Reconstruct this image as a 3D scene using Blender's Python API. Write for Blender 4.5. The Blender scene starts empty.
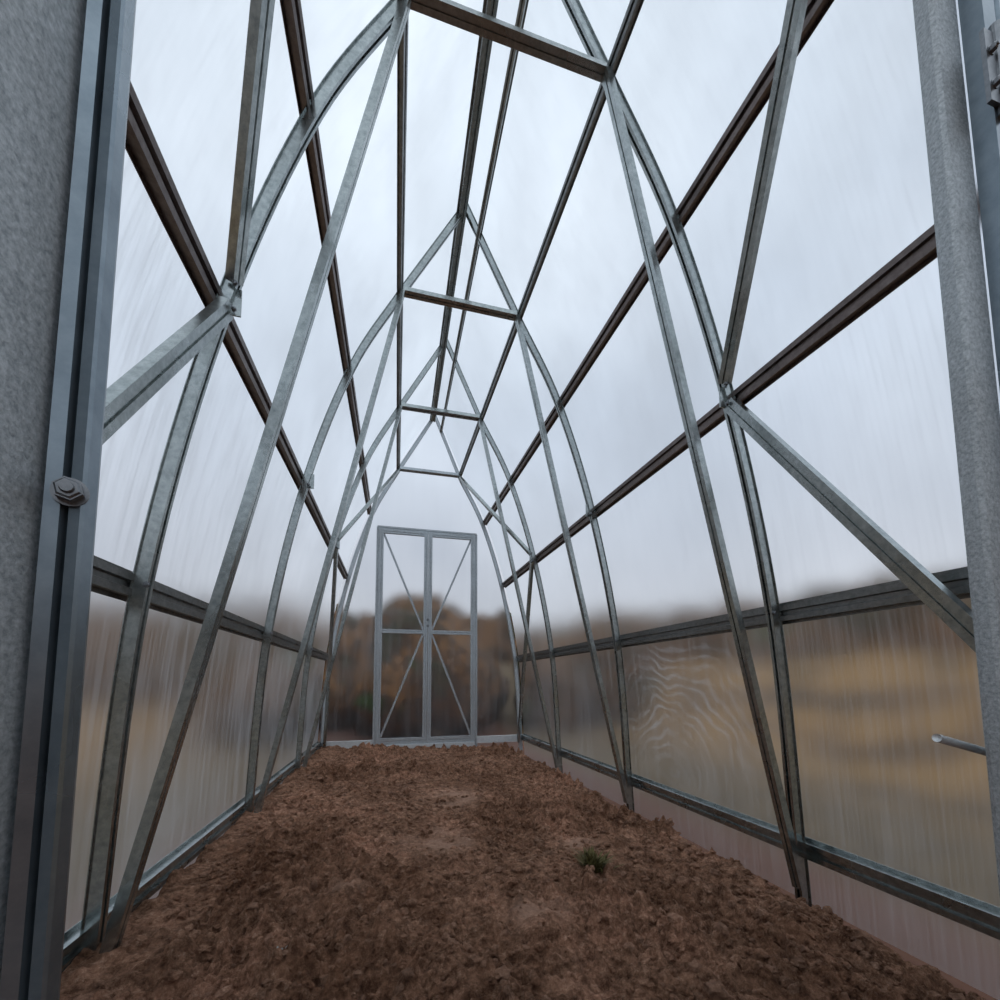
import bpy, math, random, bmesh
import numpy as np
from mathutils import Vector, Matrix, noise
random.seed(4)
S=1.15; GZ=-0.62; XC=0.303
Y0=0.28; FR=[1.0,1.87,2.71]; YB=3.55
def T(p): return (p[0]*S,p[1]*S,(p[2]-GZ)*S)
def WARP(p):
    # the real house is slightly out of square: it narrows a little toward the back on its left side
    x,y,z=p; r=x-XC; k=min(1,max(0,(.286-r)/.286)); return (x+.028*max(0,y-.6)*k,y,z)
scene=bpy.context.scene
scene.view_settings.view_transform='Standard'

# ---------------- materials ----------------
def new_mat(n):
    m=bpy.data.materials.new(n); m.use_nodes=True
    nt=m.node_tree; nt.nodes.clear()
    out=nt.nodes.new('ShaderNodeOutputMaterial')
    return m,nt,out
def N(nt,t,**k):
    n=nt.nodes.new(t)
    for a,b in k.items(): setattr(n,a,b)
    return n
def ramp(nt,stops):
    r=N(nt,'ShaderNodeValToRGB'); e=r.color_ramp.elements
    while len(e)<len(stops): e.new(0.5)
    for i,(p,c) in enumerate(stops):
        e[i].position=p; e[i].color=(*c,1) if len(c)==3 else c
    return r
def coords(nt,scale=(1,1,1)):
    tc=N(nt,'ShaderNodeTexCoord'); mp=N(nt,'ShaderNodeMapping'); mp.inputs['Scale'].default_value=scale
    nt.links.new(tc.outputs['Object'],mp.inputs['Vector']); return mp.outputs[0]
def noi(nt,vec,scale,detail=4,rough=.5):
    n=N(nt,'ShaderNodeTexNoise'); n.inputs['Scale'].default_value=scale
    n.inputs['Detail'].default_value=detail; n.inputs['Roughness'].default_value=rough
    nt.links.new(vec,n.inputs['Vector']); return n.outputs['Fac']

def steel(name,c1,c2,rough=.42,metal=.85,scale=60,bump=.05):
    m,nt,out=new_mat(name); b=N(nt,'ShaderNodeBsdfPrincipled')
    v=coords(nt); f=noi(nt,v,scale,6,.7); f2=noi(nt,v,5,3)
    r=ramp(nt,[(.3,c1),(.7,c2)]); nt.links.new(f,r.inputs[0])
    r2=ramp(nt,[(.3,(rough-.1,)*3),(.7,(rough+.14,)*3)]); nt.links.new(f2,r2.inputs[0])
    nt.links.new(r.outputs[0],b.inputs['Base Color']); nt.links.new(r2.outputs[0],b.inputs['Roughness'])
    b.inputs['Metallic'].default_value=metal
    bp=N(nt,'ShaderNodeBump'); bp.inputs['Strength'].default_value=bump; bp.inputs['Distance'].default_value=.003
    nt.links.new(f,bp.inputs['Height']); nt.links.new(bp.outputs[0],b.inputs['Normal'])
    nt.links.new(b.outputs[0],out.inputs[0]); return m
M_STEEL=steel('galvanised_steel',(.26,.295,.295),(.48,.52,.515),.26,.94)
M_DARK=steel('dark_galvanised',(.18,.19,.19),(.31,.325,.325),.36,.9)  # darker grey steel for the lower and tie purlins
M_PURL=steel('galvanised_soil_reflection',(.15,.125,.118),(.24,.21,.20),.38,.9)  # soil reflection on the purlins is put into the brown base colour
M_POST=steel('galvanised_post',(.18,.225,.26),(.28,.335,.375),.30,.85,25,.05)
M_SPK=steel('speckled_zinc',(.25,.28,.295),(.60,.64,.66),.5,.6,260,.3)
M_BOLT=steel('zinc_bolt',(.18,.195,.21),(.30,.315,.33),.30,.9,90)
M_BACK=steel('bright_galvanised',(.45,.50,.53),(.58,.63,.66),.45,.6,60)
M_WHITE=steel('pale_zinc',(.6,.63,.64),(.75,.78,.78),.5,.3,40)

def poly_mat(name,haze=.22,streak=.3,swirl=False,tint=(.93,.955,.98),rough=.42,clear=.05,flute=.08):
    m,nt,out=new_mat(name); L=nt.links.new
    tr=N(nt,'ShaderNodeBsdfTransparent'); tr.inputs[0].default_value=(*tint,1)
    rf=N(nt,'ShaderNodeBsdfRefraction'); rf.inputs['Roughness'].default_value=rough; rf.inputs['IOR'].default_value=1.12
    rf.inputs[0].default_value=(*tint,1)
    m1=N(nt,'ShaderNodeMixShader'); m1.inputs[0].default_value=1-clear; L(tr.outputs[0],m1.inputs[1]); L(rf.outputs[0],m1.inputs[2])
    di=N(nt,'ShaderNodeBsdfDiffuse'); di.inputs[0].default_value=(.8,.83,.86,1)
    tl=N(nt,'ShaderNodeBsdfTranslucent'); tl.inputs[0].default_value=(.85,.89,.94,1)
    m2=N(nt,'ShaderNodeMixShader'); m2.inputs[0].default_value=.65; L(di.outputs[0],m2.inputs[1]); L(tl.outputs[0],m2.inputs[2])
    st=noi(nt,coords(nt,(14,28,1.1)),1.6,5,.6)
    bl=noi(nt,coords(nt),1.8,5,.6)
    r1=ramp(nt,[(.45,(0,0,0)),(.8,(streak,)*3)]); L(st,r1.inputs[0])
    r2=ramp(nt,[(.35,(haze*.4,)*3),(.7,(haze*1.5,)*3)]); L(bl,r2.inputs[0])
    ad=N(nt,'ShaderNodeMath',operation='ADD'); L(r1.outputs[0],ad.inputs[0]); L(r2.outputs[0],ad.inputs[1])
    fl=N(nt,'ShaderNodeTexWave'); fl.bands_direction='Y' ; fl.inputs['Scale'].default_value=20; L(coords(nt),fl.inputs['Vector'])
    fr=ramp(nt,[(.6,(0,0,0)),(1,(flute,)*3)]); L(fl.outputs['Fac'],fr.inputs[0])
    a0=N(nt,'ShaderNodeMath',operation='ADD'); L(ad.outputs[0],a0.inputs[0]); L(fr.outputs[0],a0.inputs[1])
    fac=a0.outputs[0]
    if swirl:
        tc=N(nt,'ShaderNodeTexCoord')
        nn=N(nt,'ShaderNodeTexNoise'); nn.inputs['Scale'].default_value=2.6; nn.inputs['Detail'].default_value=2; L(tc.outputs['Object'],nn.inputs['Vector'])
        vm=N(nt,'ShaderNodeVectorMath',operation='SCALE'); vm.inputs[3].default_value=.40; L(nn.outputs['Color'],vm.inputs[0])
        va=N(nt,'ShaderNodeVectorMath',operation='ADD'); L(tc.outputs['Object'],va.inputs[0]); L(vm.outputs[0],va.inputs[1])
        wv=N(nt,'ShaderNodeTexWave'); wv.wave_type='RINGS'; wv.rings_direction='X'
        wv.inputs['Scale'].default_value=5.0; wv.inputs['Distortion'].default_value=1.5; wv.inputs['Detail'].default_value=3; wv.inputs['Detail Scale'].default_value=2
        mp=N(nt,'ShaderNodeMapping'); L(va.outputs[0],mp.inputs[0])
        mp.inputs['Location'].default_value=(0,-1.62*S-.2,-.60); mp.inputs['Scale'].default_value=(1,1,1.25)
        L(mp.outputs[0],wv.inputs['Vector'])
        rw=ramp(nt,[(.45,(0,0,0)),(1,(.26,)*3)]); L(wv.outputs['Fac'],rw.inputs[0])
        pn=noi(nt,tc.outputs['Object'],5,3,.6); pr=ramp(nt,[(.38,(.1,.1,.1)),(.62,(1,1,1))]); L(pn,pr.inputs[0])
        pm=N(nt,'ShaderNodeMath',operation='MULTIPLY'); L(rw.outputs[0],pm.inputs[0]); L(pr.outputs[0],pm.inputs[1])
        sp=N(nt,'ShaderNodeSeparateXYZ'); L(tc.outputs['Object'],sp.inputs[0])
        def band(o,lo,hi,s):
            a=N(nt,'ShaderNodeMapRange'); a.inputs[1].default_value=lo-s; a.inputs[2].default_value=lo+s; L(o,a.inputs[0])
            b=N(nt,'ShaderNodeMapRange'); b.inputs[1].default_value=hi-s; b.inputs[2].default_value=hi+s; b.inputs[3].default_value=1; b.inputs[4].default_value=0; L(o,b.inputs[0])
            c=N(nt,'ShaderNodeMath',operation='MULTIPLY'); L(a.outputs[0],c.inputs[0]); L(b.outputs[0],c.inputs[1]); return c.outputs[0]
        by=band(sp.outputs[1],1.2*S,1.85*S,.2); bz=band(sp.outputs[2],.27*S,.76*S,.12)
        mm=N(nt,'ShaderNodeMath',operation='MULTIPLY'); L(by,mm.inputs[0]); L(bz,mm.inputs[1])
        mk=N(nt,'ShaderNodeMath',operation='MULTIPLY'); L(mm.outputs[0],mk.inputs[0]); L(pm.outputs[0],mk.inputs[1])
        a2=N(nt,'ShaderNodeMath',operation='ADD'); L(fac,a2.inputs[0]); L(mk.outputs[0],a2.inputs[1]); fac=a2.outputs[0]
    m3=N(nt,'ShaderNodeMixShader'); L(fac,m3.inputs[0]); L(m1.outputs[0],m3.inputs[1]); L(m2.outputs[0],m3.inputs[2])
    L(m3.outputs[0],out.inputs[0]); return m
M_PL=poly_mat('polycarbonate_left',.22,.30,flute=.06); M_PR=poly_mat('polycarbonate_right',.12,.14,True,rough=.40,flute=.05)
M_PC=poly_mat('polycarbonate_roof',.24,.10,flute=.03); M_PB=poly_mat('polycarbonate_back',.08,.10,rough=.36,flute=0)

# ---------------- helpers ----------------
def mk(name,verts,faces,mat,parent=None,smooth=False,solid=0,warp=False):
    if warp: verts=[WARP(v) for v in verts]
    me=bpy.data.meshes.new(name); me.from_pydata([T(v) for v in verts],[],faces); me.validate(); me.update()
    o=bpy.data.objects.new(name,me); scene.collection.objects.link(o)
    if mat: me.materials.append(mat)
    if smooth:
        for p in me.polygons: p.use_smooth=True
    if solid:
        md=o.modifiers.new('sheet','SOLIDIFY'); md.thickness=solid*S; md.offset=0
    if parent: o.parent=parent
    return o
def empty(name):
    e=bpy.data.objects.new(name,None); scene.collection.objects.link(e); return e
def hat(w,d):
    l=w*.16
    return [(-w/2,-d/2),(-w/2+l,-d/2),(-w/2+l,d/2),(-w*.13,d/2),(-w*.09,d*.1),(w*.09,d*.1),(w*.13,d/2),(w/2-l,d/2),(w/2-l,-d/2),(w/2,-d/2)]
def cee(w,d):
    l=d*.35
    return [(-w/2+l,-d/2),(-w/2,-d/2),(-w/2,d/2),(-w*.1,d/2),(-w*.07,d*.3),(w*.07,d*.3),(w*.1,d/2),(w/2,d/2),(w/2,-d/2),(w/2-l,-d/2)]
class Acc:
    def __init__(s): s.v=[]; s.f=[]
    def sweep(s,pts,ns,prof):
        pts=[Vector(p) for p in pts]; base=len(s.v); k=len(prof)
        for i,p in enumerate(pts):
            if i==0: a=pts[1]-pts[0]
            elif i==len(pts)-1: a=pts[-1]-pts[-2]
            else: a=(pts[i+1]-pts[i]).normalized()+(pts[i]-pts[i-1]).normalized()
            a.normalize(); n=Vector(ns[i]); n=(n-a*n.dot(a)).normalized(); b=a.cross(n)
            for (q,r) in prof: s.v.append(tuple(p+b*q+n*r))
        for i in range(len(pts)-1):
            for j in range(k-1):
                A=base+i*k+j; s.f.append((A,A+1,A+k+1,A+k))
    def beam(s,p0,p1,n,w,d,kind=hat): 
        p0=Vector(p0);p1=Vector(p1); K=6
        s.sweep([p0.lerp(p1,i/K) for i in range(K+1)],[n]*(K+1),kind(w,d))
    def box(s,lo,hi):
        b=len(s.v); (x0,y0,z0),(x1,y1,z1)=lo,hi
        s.v+=[(x0,y0,z0),(x1,y0,z0),(x1,y1,z0),(x0,y1,z0),(x0,y0,z1),(x1,y0,z1),(x1,y1,z1),(x0,y1,z1)]
        s.f+=[tuple(b+i for i in q) for q in [(0,3,2,1),(4,5,6,7),(0,1,5,4),(1,2,6,5),(2,3,7,6),(3,0,4,7)]]
    def bolt(s,c,n,r,h):
        n=Vector(n).normalized(); t=n.orthogonal().normalized(); u=n.cross(t); c=Vector(c)
        def cyl(r,z0,z1,k,rt=None):
            rt=rt or r; b=len(s.v)
            for z,rr in ((z0,r),(z1,rt)):
                for i in range(k):
                    a=2*math.pi*i/k; s.v.append(tuple(c+n*z+t*rr*math.cos(a)+u*rr*math.sin(a)))
            s.f.append(tuple(b+k+i for i in range(k))); s.f.append(tuple(b+k-1-i for i in range(k)))
            for i in range(k): s.f.append((b+i,b+(i+1)%k,b+k+(i+1)%k,b+k+i))
        cyl(r*1.22,0,h*.15,24); cyl(r,h*.15,h*.85,6); cyl(r*.9,h*.85,h,6,r*.75); cyl(r*.5,h,h*1.25,14,r*.42)
# cross section
PTS=[(.823,-.62),(.815,-.465),(.775,.19),(.657,.82),(.489,1.35),(.286,1.745)]
def prof_path(n=8):
    P=[Vector((a,b)) for a,b in PTS]; out=[]
    for i in range(len(P)-1):
        p0=P[i-1] if i>0 else P[0]*2-P[1]; p1=P[i]; p2=P[i+1]; p3=P[i+2] if i+2<len(P) else P[-1]+(P[-1]-P[-2])
        for k in range(n):
            t=k/n
            out.append(.5*((2*p1)+(p2-p0)*t+(2*p0-5*p1+4*p2-p3)*t*t+(3*p1-p0-3*p2+p3)*t**3))
    out.append(P[-1]); out.append((P[-1]+Vector((0,2.25)))/2); out.append(Vector((0,2.25)))
    return out
PATH=prof_path()
def nrm(i):
    a=PATH[max(i-1,0)]; b=PATH[min(i+1,len(PATH)-1)]; d=(b-a).normalized(); return Vector((d.y,-d.x))
def off(o): return [PATH[i]+nrm(i)*o for i in range(len(PATH))]
def at_z(z,o=0):
    q=off(o)
    for i in range(len(q)-1):
        if q[i].y<=z<=q[i+1].y:
            t=(z-q[i].y)/(q[i+1].y-q[i].y); return q[i].lerp(q[i+1],t),nrm(i)
    return q[-1],nrm(len(q)-1)

frame=empty('greenhouse_frame')
bolts=Acc()
allF=[Y0]+FR+[YB]
for k,y in enumerate(allF):
    a=Acc()
    for sx in (-1,1):
        pts=[(XC+sx*p.x,y,p.y) for p in PATH]
        ns=[(-sx*nrm(i).x,0,-nrm(i).y) for i in range(len(PATH))]
        a.sweep(pts,ns,hat(.032,.024))
        if 0<k<len(allF)-1:
            a.beam((XC+sx*.800,y-.012,-.56),(XC+sx*.284,y-.012,1.735),(-sx,0,-.25),.027,.018,cee)
            for (bx,bz) in ((.795,-.48),(.30,1.70),(.655,.80),(.77,.19)):
                bolts.bolt((XC+sx*bx-sx*.01,y-.018,bz),(-sx*.3,-1,0),.005,.006)
            a.box((XC+sx*.645-.018,y-.004,.79),(XC+sx*.645+.018,y-.001,.85))
    zt=1.745
    a.beam((XC-.29,y-.004,zt),(XC+.29,y-.004,zt),(0,-.25,-1),.030,.024,cee)
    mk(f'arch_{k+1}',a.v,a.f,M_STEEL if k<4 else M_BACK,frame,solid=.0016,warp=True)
def purlin(name,z,o,w,d,mat,kind=hat):
    for sx in (-1,1):
        a=Acc(); p,n=at_z(z,o)
        a.beam((XC+sx*p.x,Y0,p.y),(XC+sx*p.x,YB,p.y),(-sx*n.x,0,-n.y),w,d,kind)
        mk(f'{name}_{"left" if sx<0 else "right"}',a.v,a.f,mat,frame,solid=.0016,warp=True)
purlin('base_rail',-.465,.018,.062,.020,M_STEEL)
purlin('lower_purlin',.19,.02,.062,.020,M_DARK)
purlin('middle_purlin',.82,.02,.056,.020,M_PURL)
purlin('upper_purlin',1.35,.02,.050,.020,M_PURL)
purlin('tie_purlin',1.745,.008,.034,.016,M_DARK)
a=Acc()
a.beam((XC-.018,Y0,2.20),(XC-.018,YB,2.20),(.2,0,-1),.050,.02)
a.beam((XC+.070,Y0,2.11),(XC+.070,YB,2.11),(-.5,0,-.86),.028,.018)
mk('ridge_purlin',a.v,a.f,M_STEEL,frame,solid=.0016,warp=True)
a=Acc()
for sx in (-1,1):
    n=(-sx,0,-.15)
    a.beam((XC+sx*.650,.985,.795),(XC+sx*.80,Y0,-.34),n,.036,.018,cee)
    a.beam((XC+sx*.640,.99,.86),(XC+sx*.286,Y0-.1,1.745),(-sx,0,-.6),.031,.018,cee)
    a.beam((XC+sx*.645,FR[2],.80),(XC+sx*.80,YB,-.50),n,.028,.018,cee)
    a.beam((XC+sx*.645,FR[2],.84),(XC+sx*.286,YB,1.745),(-sx,0,-.6),.028,.018,cee)
    for y in (1.0,FR[2]):
        for dz in (-.03,.03): bolts.bolt((XC+sx*.636,y-.02,.82+dz),(-sx,-.4,0),.005,.006)
mk('diagonal_braces',a.v,a.f,M_STEEL,frame,solid=.0016,warp=True)
mk('frame_bolts',bolts.v,bolts.f,M_BOLT,frame,warp=True)

def skin(name,z0,z1,mat,sides):
    v=[];f=[]
    q=[p for p in off(.036)]
    q=[p for p in q if z0-1e-6<=p.y<=z1+1e-6]
    if z1<2: q.append(at_z(z1,.036)[0])
    else: q[-1]=Vector((0,2.31))
    if z0>-.5: q.insert(0,at_z(z0,.036)[0])
    ys=np.linspace(Y0-.01,YB+.01,8)
    for sx in sides:
        b=len(v)
        for p in q:
            for y in ys: v.append((XC+sx*p.x,y,p.y))
        for i in range(len(q)-1):
            for j in range(7):
                A=b+i*8+j; f.append((A,A+1,A+9,A+8) if sx<0 else (A,A+8,A+9,A+1))
    return mk(name,v,f,mat,None,True,warp=True)
skin('wall_left',-.7,.82,M_PL,(-1,)); skin('wall_right',-.7,.82,M_PR,(1,)); skin('ceiling',.82,2.4,M_PC,(-1,1))
DC=.34; DH=.385; DT=1.22
def endwall(name,y,xl,xr,zt):
    def half(z): return at_z(z,.03)[0].x if z>-.6 else .84
    zs=list(np.linspace(-.60,zt,16))
    v=[];f=[]
    for side,xd in ((-1,xl),(1,xr)):
        b=len(v)
        for z in zs: v+= [(xd,y,z),WARP((XC+side*half(z),y,z))]
        for i in range(len(zs)-1):
            A=b+2*i; f.append((A,A+1,A+3,A+2) if side>0 else (A,A+2,A+3,A+1))
    b=len(v); zz=list(np.linspace(zt,2.25,16))
    for z in zz: h=half(z); v+=[WARP((XC-h,y,z)),WARP((XC+h,y,z))]
    for i in range(len(zz)-1): A=b+2*i; f.append((A,A+1,A+3,A+2))
    return mk(name,v,f,M_PB)
endwall('wall_back',YB+.02,DC-DH,DC+DH,DT)
endwall('wall_front',Y0+.03,-.185,.615,DT)
a=Acc()
for x in (DC-DH-.012,DC+DH+.012): a.beam((x,YB,-.56),(x,YB,DT+.02),(0,-1,0),.026,.02,cee)
a.beam((DC-DH-.02,YB,DT+.015),(DC+DH+.02,YB,DT+.015),(0,-1,0),.030,.02,cee)
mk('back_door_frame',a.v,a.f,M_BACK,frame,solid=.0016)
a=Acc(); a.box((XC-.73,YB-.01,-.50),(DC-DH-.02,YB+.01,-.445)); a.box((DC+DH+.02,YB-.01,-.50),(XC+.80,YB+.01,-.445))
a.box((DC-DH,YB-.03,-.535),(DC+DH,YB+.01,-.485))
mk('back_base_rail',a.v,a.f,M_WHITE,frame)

def leaf(acc,x0,x1,y,z0,z1,zm,flip):
    w=.030
    for x in (x0+w/2,x1-w/2): acc.beam((x,y,z0),(x,y,z1),(0,-1,0),w,.018,cee)
    for z,ww in ((z0+.03,.05),(zm,.03),(z1-w/2,w)): acc.beam((x0,y,z),(x1,y,z),(0,-1,0),ww,.018,cee)
    xa,xb=(x0+w,x1-w) if not flip else (x1-w,x0+w)
    acc.beam((xa,y+.004,z1-w),(xb,y+.004,zm+.01),(0,-1,0),.014,.01,cee)
    acc.beam((xb,y+.004,zm-.01),(xa,y+.004,z0+.06),(0,-1,0),.014,.01,cee)
for i,(x0,x1,fl) in enumerate(((DC-DH,DC-.002,False),(DC+.002,DC+DH,True))):
    d=empty(f'door_{i+1}'); a=Acc(); leaf(a,x0,x1,YB-.01,-.49,DT,.40,fl)
    mk('leaf_frame',a.v,a.f,M_BACK,d,solid=.0016)
    mk('leaf_panel',[(x0,YB+.012,-.49),(x1,YB+.012,-.49),(x1,YB+.012,DT),(x0,YB+.012,DT)],[(0,1,2,3)],M_PB,d)
a=Acc(); 
for z in (.45,.5): a.bolt((DC,YB-.02,z),(0,-1,0),.008,.01)
mk('door_fastener',a.v,a.f,M_BOLT,frame)

# front doorway posts
def extrude(poly,z0,z1,closed=False):
    v=[];f=[];k=len(poly)
    for z in (z0,z1):
        for x,y in poly: v.append((x,y,z))
    for i in range(k if closed else k-1):
        j=(i+1)%k; f.append((i,j,k+j,k+i))
    if closed: f+= [tuple(range(k-1,-1,-1)),tuple(range(k,2*k))]
    return v,f
z0,z1=-.6,1.27
v,f=extrude([(-.170,.296),(-.1605,.294),(-.1590,.290),(-.1590,.2815),(-.1600,.280),(-.1645,.280),(-.1655,.284),(-.1670,.284),(-.1680,.278),(-.1735,.276),(-.1750,.280),(-.1755,.298)],z0,z1)
mk('door_post_left',v,f,M_POST,frame,solid=.0010)
v,f=extrude([(.580,.300),(.572,.298),(.5695,.2935),(.5690,.284),(.571,.280),(.606,.280),(.608,.282),(.608,.30)],z0,z1)
mk('door_post_right',v,f,M_SPK,frame,solid=.0010)
a=Acc(); a.beam((-.18,.30,1.27),(.61,.30,1.27),(0,0,-1),.05,.03,cee); mk('door_header',a.v,a.f,M_STEEL,frame,solid=.0016)
a=Acc(); a.bolt((-.1640,.2785,.102),(.35,-1,0),.0064,.0080); a.bolt((-.1640,.2785,.80),(.35,-1,0),.0064,.0080)
mk('post_bolts',a.v,a.f,M_BOLT,frame)
d=empty('door_3')
v,f=extrude([(-.1765,.282),(-.1795,.255),(-.200,.150),(-.206,.151),(-.186,.256),(-.182,.283)],-.5,1.22,True); mk('hinge_stile',v,f,M_SPK,d)
v,f=extrude([(-.24,-.10),(-.25,-.15),(-.256,-.149),(-.246,-.10)],-.5,1.22,True); mk('outer_stile',v,f,M_SPK,d)
mk('leaf_panel',[(-.203,.15,-.49),(-.243,-.1,-.49),(-.243,-.1,1.21),(-.203,.15,1.21)],[(0,1,2,3)],M_PB,d)
for z in (-.48,.40,1.20):
    a=Acc(); a.beam((-.20,.15,z),(-.245,-.12,z),(1,0,0),.04,.012,cee); mk('leaf_rail',a.v,a.f,M_STEEL,d,solid=.0012)
d=empty('door_4')
v,f=extrude([(.609,.279),(.611,.262),(.630,.262),(.632,.267),(.638,.267),(.640,.262),(.690,.262),(.692,.272)],-.5,1.22); mk('hinge_stile',v,f,M_POST,d,solid=.0012)
v,f=extrude([(.96,.272),(.962,.262),(1.0,.262),(1.002,.272)],-.5,1.22); mk('outer_stile',v,f,M_POST,d,solid=.0012)
mk('leaf_panel',[(.69,.272,-.49),(.96,.272,-.49),(.96,.272,1.21),(.69,.272,1.21)],[(0,1,2,3)],M_PB,d)
a=Acc()
for z in (-.48,.40,1.20): a.beam((.69,.268,z),(.96,.268,z),(0,-1,0),.04,.012,cee)
mk('leaf_rails',a.v,a.f,M_POST,d,solid=.0012)
a=Acc()
for z in (.620,.660,.495): a.bolt((.6060,.2575,z),(0,-1,0),.0042,.0055)
a.box((.599,.2575,.600),(.614,.2615,.685)); 
k=16;b=len(a.v)
for z in (.590,.695):
    for i in range(k):
        t=2*math.pi*i/k; a.v.append((.6185+.0055*math.cos(t),.258+.0055*math.sin(t),z))
for i in range(k): a.f.append((b+i,b+(i+1)%k,b+k+(i+1)%k,b+k+i))
a.f.append(tuple(b+k+i for i in range(k))); a.f.append(tuple(b+k-1-i for i in range(k)))
mk('hinge',a.v,a.f,M_BOLT,d)
a=Acc(); p0=Vector((.543,.320,-.0586)); p1=Vector((.640,.325,-.081)); ax=(p1-p0).normalized(); t=ax.orthogonal().normalized(); u=ax.cross(t); k=14
for p in (p0,p1):
    for i in range(k): g=2*math.pi*i/k; a.v.append(tuple(p+t*.0042*math.cos(g)+u*.0042*math.sin(g)))
a.f=[(i,(i+1)%k,k+(i+1)%k,k+i) for i in range(k)]+[tuple(range(k)),tuple(range(2*k-1,k-1,-1))]
mk('door_latch_rod',a.v,a.f,M_WHITE,frame,True)

# ---------------- soil ----------------
m,nt,out=new_mat('tilled_soil'); L=nt.links.new
b=N(nt,'ShaderNodeBsdfPrincipled'); v=coords(nt)
f1=noi(nt,v,48,12,.85); f2=noi(nt,v,3.0,4,.6); f3=noi(nt,v,22,6,.75)
r1=ramp(nt,[(.37,(.022,.009,.005)),(.47,(.18,.085,.048)),(.56,(.42,.23,.142)),(.66,(.82,.56,.41))])
r3=ramp(nt,[(.41,(.05,.022,.012)),(.60,(.48,.26,.165))]); L(f1,r1.inputs[0]); L(f3,r3.inputs[0])  # strong clod-scale contrast also puts clod shading into the soil colour
mx=N(nt,'ShaderNodeMixRGB'); mx.inputs[0].default_value=.42; L(r1.outputs[0],mx.inputs[1]); L(r3.outputs[0],mx.inputs[2])
r2=ramp(nt,[(.35,(.74,.69,.65)),(.52,(1,1,1)),(.66,(1.35,1.33,1.36))]); L(f2,r2.inputs[0])
mm=N(nt,'ShaderNodeMixRGB',blend_type='MULTIPLY'); mm.inputs[0].default_value=1; L(mx.outputs[0],mm.inputs[1]); L(r2.outputs[0],mm.inputs[2])
at=N(nt,'ShaderNodeAttribute'); at.attribute_name='dry'
dm=N(nt,'ShaderNodeMath',operation='MULTIPLY'); L(at.outputs['Fac'],dm.inputs[0]); dm.inputs[1].default_value=.5
md=N(nt,'ShaderNodeMixRGB'); L(dm.outputs[0],md.inputs[0]); L(mm.outputs[0],md.inputs[1]); md.inputs[2].default_value=(.50,.31,.22,1)
L(md.outputs[0],b.inputs['Base Color']); b.inputs['Roughness'].default_value=.95; b.inputs['Specular IOR Level'].default_value=.15
bp=N(nt,'ShaderNodeBump'); bp.inputs['Strength'].default_value=1; bp.inputs['Distance'].default_value=.014; L(f1,bp.inputs['Height']); L(bp.outputs[0],b.inputs['Normal'])
L(b.outputs[0],out.inputs[0]); M_SOIL=m

def nz(x,y,s,o=0): return noise.noise(Vector((x*s+o,y*s-o,o*.37)))
SPOTS=[(.342,.95,.07,.05),(.153,1.44,.10,.10),(.28,1.95,.10,.12),(-.12,1.15,.05,.05),(.62,1.35,.06,.05)]
def dry(x,y):
    d=sum(math.exp(-((x-a)/p)**2-((y-c)/q)**2) for a,c,p,q in SPOTS)
    return max(0,min(1,d*(1+1.6*nz(x,y,14,21))))
def soil_h(x,y):
    r=(x-XC)
    base=-.492-.050*max(0,min(1,(r+.3)/1.0))
    if r<-.6: base+=.008*min(1,(-.6-r)/.2)
    edge=.765+.03*nz(x,y,6,3)+.025*nz(x,y,20,5)
    if r>edge-.07: base-= .14*min(1,(r-edge+.07)/.11)**1.3
    rough=.9+.8*max(-1,min(1,2*nz(x,y,2.2,9)))
    rough=max(rough,.4)*(1-.7*dry(x,y))
    if r<-.68: rough=min(rough,.55)
    c1=nz(x,y,26,4); c2=nz(x,y,55,7)
    h=base+.014*nz(x,y,4,1)+rough*(.023*nz(x,y,11,2)+.023*(c1*c1*2.2 if c1>0 else c1*.6)+.012*c2+.006*nz(x,y,120,8))
    return h
xs=np.linspace(XC-.822,XC+.815,420)
ys=.30+(YB+.0-.30)*(np.linspace(0,1,680)**1.35)
v=[(float(x),float(y),soil_h(float(x),float(y))) for y in ys for x in xs]
DRY=[dry(p[0],p[1]) for p in v]
nx=len(xs); f=[(j*nx+i,j*nx+i+1,(j+1)*nx+i+1,(j+1)*nx+i) for j in range(len(ys)-1) for i in range(nx-1)]
bmm=bmesh.new(); bmesh.ops.create_icosphere(bmm,subdivisions=2,radius=1); IV=[vv.co.copy() for vv in bmm.verts]; IF=[tuple(q.index for q in ff.verts) for ff in bmm.faces]; bmm.free()
for c in range(10500):
    y=.45+(YB-.55)*random.random()**1.6; x=XC+random.uniform(-.76,.77)
    dd=dry(x,y)
    if random.random()<dd*.85: continue
    if nz(x,y,3.0,12)<-.1 and random.random()<.5: continue
    r=random.choice([.002,.003,.003,.004,.005,.006,.008])*random.uniform(.7,1.4)
    q0=random.random()
    if q0<.022 or (x-XC>.55 and q0<.08): r*=2.2
    z=soil_h(x,y)+r*.2; o=random.random()*50; bse=len(v); sx,sy,sz=[random.uniform(.7,1.4) for _ in range(3)]
    sh=random.choice([0,0,0,.25,.5])
    for q in IV:
        d=1+.7*noise.noise(q*1.9+Vector((o,0,0)))
        v.append((x+q.x*r*d*sx,y+q.y*r*d*sy,z+q.z*r*d*sz*.8)); DRY.append(sh)
    f+=[tuple(bse+i for i in t) for t in IF]
soil=mk('soil_bed',v,f,M_SOIL,None,False,warp=True)
at=soil.data.attributes.new('dry','FLOAT','POINT'); at.data.foreach_set('value',DRY)
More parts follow.
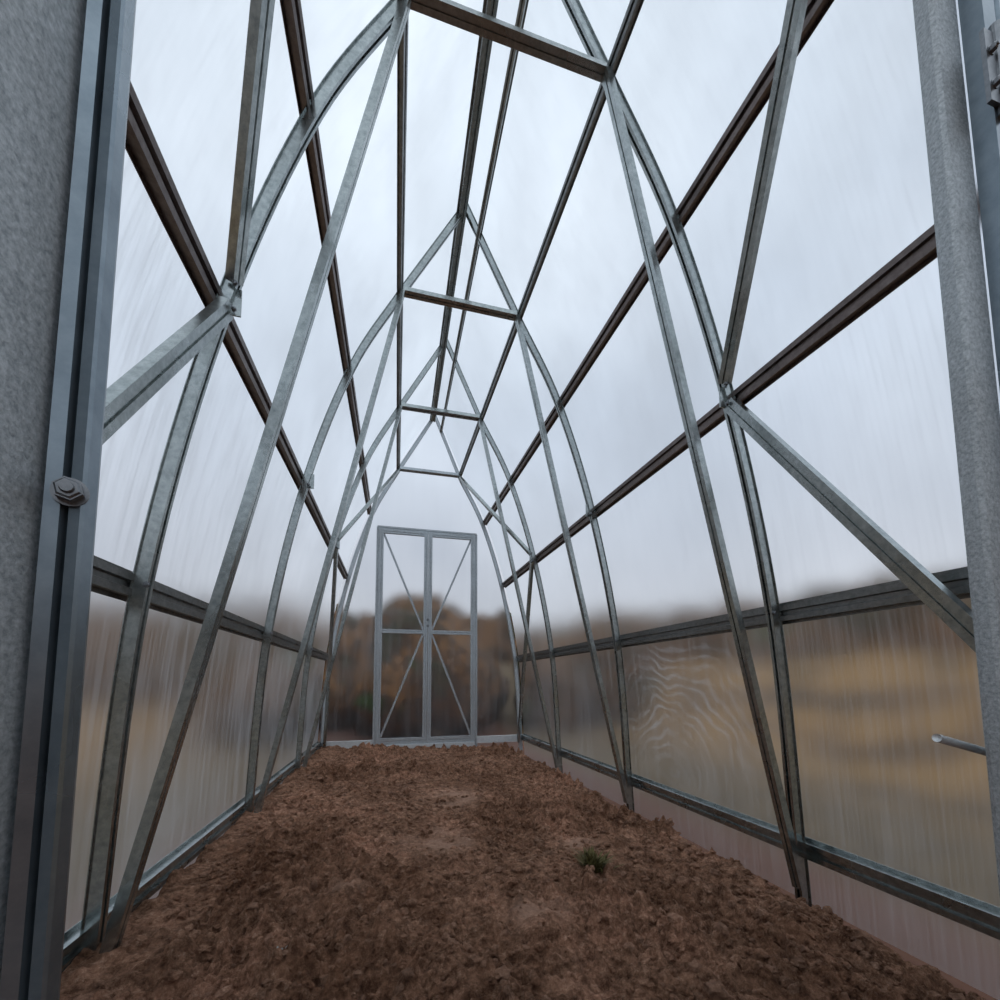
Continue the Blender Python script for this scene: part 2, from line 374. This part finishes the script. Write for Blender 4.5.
def plain(name,c,rough=.8):
    m,nt,out=new_mat(name); b=N(nt,'ShaderNodeBsdfPrincipled'); f=noi(nt,coords(nt),40,4)
    r=ramp(nt,[(.3,tuple(q*.6 for q in c)),(.7,tuple(q*1.3 for q in c))]); nt.links.new(f,r.inputs[0]); nt.links.new(r.outputs[0],b.inputs['Base Color'])
    b.inputs['Roughness'].default_value=rough; nt.links.new(b.outputs[0],out.inputs[0]); return m
M_WEED=plain('weed_green',(.11,.09,.025)); M_STONE=plain('pale_stone',(.6,.58,.55))
v=[];f=[]
cx,cy=.565,1.13; cz=soil_h(cx,cy)
for i in range(280):
    g=random.random()*6.283; l=random.uniform(.025,.070); w=.0026; t=random.uniform(.1,1.0); x0=cx+random.gauss(0,.010); y0=cy+random.gauss(0,.015)
    d=Vector((math.cos(g)*t,math.sin(g)*t,1)).normalized(); s=Vector((-math.sin(g),math.cos(g),0))*w; p=Vector((x0,y0,cz-.004)); bb=len(v)
    v+=[tuple(p-s),tuple(p+s),tuple(p+d*l*.6+s*1.3),tuple(p+d*l*.6-s*1.3),tuple(p+d*l+Vector((d.x,d.y,-.4))*l*.3)]
    f+=[(bb,bb+1,bb+2,bb+3),(bb+3,bb+2,bb+4)]
mk('weed_clump',v,f,M_WEED)
for (x,y,r) in ((.80,.80,.006),(-.17,.92,.006)):
    z=soil_h(x,y)+r*.6; vv=[]
    for q in IV: d=1+.4*noise.noise(q*1.3+Vector((x*9,y,0))); vv.append((x+q.x*r*d*1.5,y+q.y*r*d,z+q.z*r*d*.7))
    mk('pebble',vv,IF,M_STONE,None,True)

# ---------------- outside ----------------
m,nt,out=new_mat('dry_grass_field'); L=nt.links.new; b=N(nt,'ShaderNodeBsdfPrincipled')
v=coords(nt); f1=noi(nt,v,.8,5,.6); f2=noi(nt,v,6,6,.7)
r=ramp(nt,[(.32,(.06,.04,.018)),(.42,(.15,.08,.03)),(.54,(.34,.19,.06)),(.62,(.17,.09,.032)),(.74,(.07,.065,.022))]); L(f1,r.inputs[0])
r2=ramp(nt,[(.3,(.5,.5,.5)),(.7,(1.4,1.35,1.3))]); L(f2,r2.inputs[0])
mm=N(nt,'ShaderNodeMixRGB',blend_type='MULTIPLY'); mm.inputs[0].default_value=1; L(r.outputs[0],mm.inputs[1]); L(r2.outputs[0],mm.inputs[2])
sp=N(nt,'ShaderNodeSeparateXYZ'); L(v,sp.inputs[0])
sb=N(nt,'ShaderNodeMath',operation='SUBTRACT'); L(sp.outputs[0],sb.inputs[0]); sb.inputs[1].default_value=XC*S
ab=N(nt,'ShaderNodeMath',operation='ABSOLUTE'); L(sb.outputs[0],ab.inputs[0])
# dug earth next to the house, trampled dark grass, then the dry field
mr=N(nt,'ShaderNodeMapRange'); mr.inputs[1].default_value=1.2; mr.inputs[2].default_value=1.6; L(ab.outputs[0],mr.inputs[0])
mr2=N(nt,'ShaderNodeMapRange'); mr2.inputs[1].default_value=2.2; mr2.inputs[2].default_value=4.6; L(ab.outputs[0],mr2.inputs[0])
tg=N(nt,'ShaderNodeMixRGB',blend_type='MULTIPLY'); tg.inputs[0].default_value=1; tg.inputs[1].default_value=(.125,.085,.042,1); L(r2.outputs[0],tg.inputs[2])
m0=N(nt,'ShaderNodeMixRGB'); L(mr2.outputs[0],m0.inputs[0]); L(tg.outputs[0],m0.inputs[1]); L(mm.outputs[0],m0.inputs[2])
mz=N(nt,'ShaderNodeMixRGB'); mz.inputs[1].default_value=(.15,.068,.042,1); L(mr.outputs[0],mz.inputs[0]); L(m0.outputs[0],mz.inputs[2])
L(mz.outputs[0],b.inputs['Base Color']); b.inputs['Roughness'].default_value=1; L(b.outputs[0],out.inputs[0]); M_FIELD=m
v=[];f=[]; n=110
for j in range(n):
    for i in range(n):
        x=(i/(n-1)-.5); y=(j/(n-1)-.5); x=math.copysign(abs(x*2)**2,x)*60; y=math.copysign(abs(y*2)**2,y)*60
        r=math.hypot(x-.3,y-1.8); k=min(1,max(0,(r-3.5)/5)); k=k*k*(3-2*k)
        side=1.15 if x>0 else .75
        v.append((x,y,-.625+k*(side+.45*nz(x,y,.3,2))))
f=[(j*n+i,j*n+i+1,(j+1)*n+i+1,(j+1)*n+i) for j in range(n-1) for i in range(n-1)]
mk('ground',v,f,M_FIELD,None,True)
m,nt,out=new_mat('autumn_thicket'); L=nt.links.new; b=N(nt,'ShaderNodeBsdfPrincipled')
v=coords(nt); f1=noi(nt,v,.9,4,.6); f2=noi(nt,v,9,6,.75)
r=ramp(nt,[(.33,(.03,.045,.015)),(.43,(.075,.045,.024)),(.52,(.19,.095,.035)),(.58,(.095,.052,.028)),(.66,(.045,.075,.02))]); L(f1,r.inputs[0])
r2=ramp(nt,[(.35,(.3,.3,.3)),(.65,(1.6,1.5,1.4))]); L(f2,r2.inputs[0])
mm=N(nt,'ShaderNodeMixRGB',blend_type='MULTIPLY'); mm.inputs[0].default_value=1; L(r.outputs[0],mm.inputs[1]); L(r2.outputs[0],mm.inputs[2])
L(mm.outputs[0],b.inputs['Base Color']); b.inputs['Roughness'].default_value=1; L(b.outputs[0],out.inputs[0]); M_TH=m
bmm=bmesh.new(); bmesh.ops.create_icosphere(bmm,subdivisions=3,radius=1); JV=[vv.co.copy() for vv in bmm.verts]; JF=[tuple(q.index for q in ff.verts) for ff in bmm.faces]; bmm.free()
v=[];f=[]
def bush(cx,cy,ww,hh):
    o=random.random()*90; bb=len(v)
    for q in JV:
        d=1+.35*noise.noise(q*1.5+Vector((o,0,0)))+.25*noise.noise(q*5+Vector((0,o,0)))
        v.append((cx+q.x*ww*d,cy+q.y*ww*d,-.62+hh*.45+q.z*hh*.55*d))
    f.extend(tuple(bb+k for k in t) for t in JF)
for i in range(190):
    g=random.random()*2*math.pi; R=random.uniform(7.5,14); cx=.3+R*math.cos(g); cy=1.8+R*math.sin(g)
    if i<70: g=2*math.pi*i/70; R=random.uniform(10,13); cx=.3+R*math.cos(g); cy=1.8+R*math.sin(g)
    bush(cx,cy,random.uniform(.5,1.4),R*random.uniform(.10,.20)+(.85 if i<70 else .4))
for i in range(26):   # shrubs growing close behind the back wall
    cx=random.uniform(-3,4.5); cy=random.uniform(5.4,7.0); bush(cx,cy,random.uniform(.4,.8),random.uniform(.9,1.6))
for i in range(18):   # taller scrub to the right
    cx=random.uniform(8,11); cy=random.uniform(-1,6.5); bush(cx,cy,random.uniform(.5,.9),random.uniform(1.5,2.9))
mk('hedge',v,f,M_TH,None,True)

# ---------------- world ----------------
w=bpy.data.worlds.new('overcast_sky'); scene.world=w; w.use_nodes=True; nt=w.node_tree; nt.nodes.clear(); L=nt.links.new
out=N(nt,'ShaderNodeOutputWorld'); bg=N(nt,'ShaderNodeBackground'); tc=N(nt,'ShaderNodeTexCoord'); sp=N(nt,'ShaderNodeSeparateXYZ'); L(tc.outputs['Generated'],sp.inputs[0])
r=ramp(nt,[(0,(.50,.51,.53)),(.22,(.55,.58,.64)),(.5,(.65,.715,.81)),(1,(.82,.90,.98))]); L(sp.outputs[2],r.inputs[0])
n1=N(nt,'ShaderNodeTexNoise'); n1.inputs['Scale'].default_value=2.4; n1.inputs['Detail'].default_value=4; L(tc.outputs['Generated'],n1.inputs['Vector'])
r2=ramp(nt,[(.32,(.76,.775,.795)),(.68,(1.18,1.17,1.15))]); L(n1.outputs['Fac'],r2.inputs[0])
mm=N(nt,'ShaderNodeMixRGB',blend_type='MULTIPLY'); mm.inputs[0].default_value=1; L(r.outputs[0],mm.inputs[1]); L(r2.outputs[0],mm.inputs[2])
L(mm.outputs[0],bg.inputs[0]); bg.inputs[1].default_value=1.2; L(bg.outputs[0],out.inputs[0])

# ---------------- camera ----------------
Yc=Vector((-117,-38,437)).normalized(); Zc=Vector((-20,5099,437)); Zc=(Zc-Yc*Zc.dot(Yc)).normalized(); Xc=-(Yc.cross(Zc))
R=Vector((Xc.x,Yc.x,Zc.x)); U=Vector((Xc.y,Yc.y,Zc.y)); F=Vector((Xc.z,Yc.z,Zc.z))
M=Matrix.Identity(4)
for i in range(3): M[i][0]=R[i]; M[i][1]=U[i]; M[i][2]=-F[i]
cam=bpy.data.cameras.new('camera'); co=bpy.data.objects.new('camera',cam); scene.collection.objects.link(co)
M.translation=Vector(T((0,0,0))); co.matrix_world=M
cam.sensor_width=36; cam.lens=36*437/1000; cam.shift_x=0; cam.shift_y=.144; cam.clip_start=.02; cam.clip_end=300
scene.camera=co
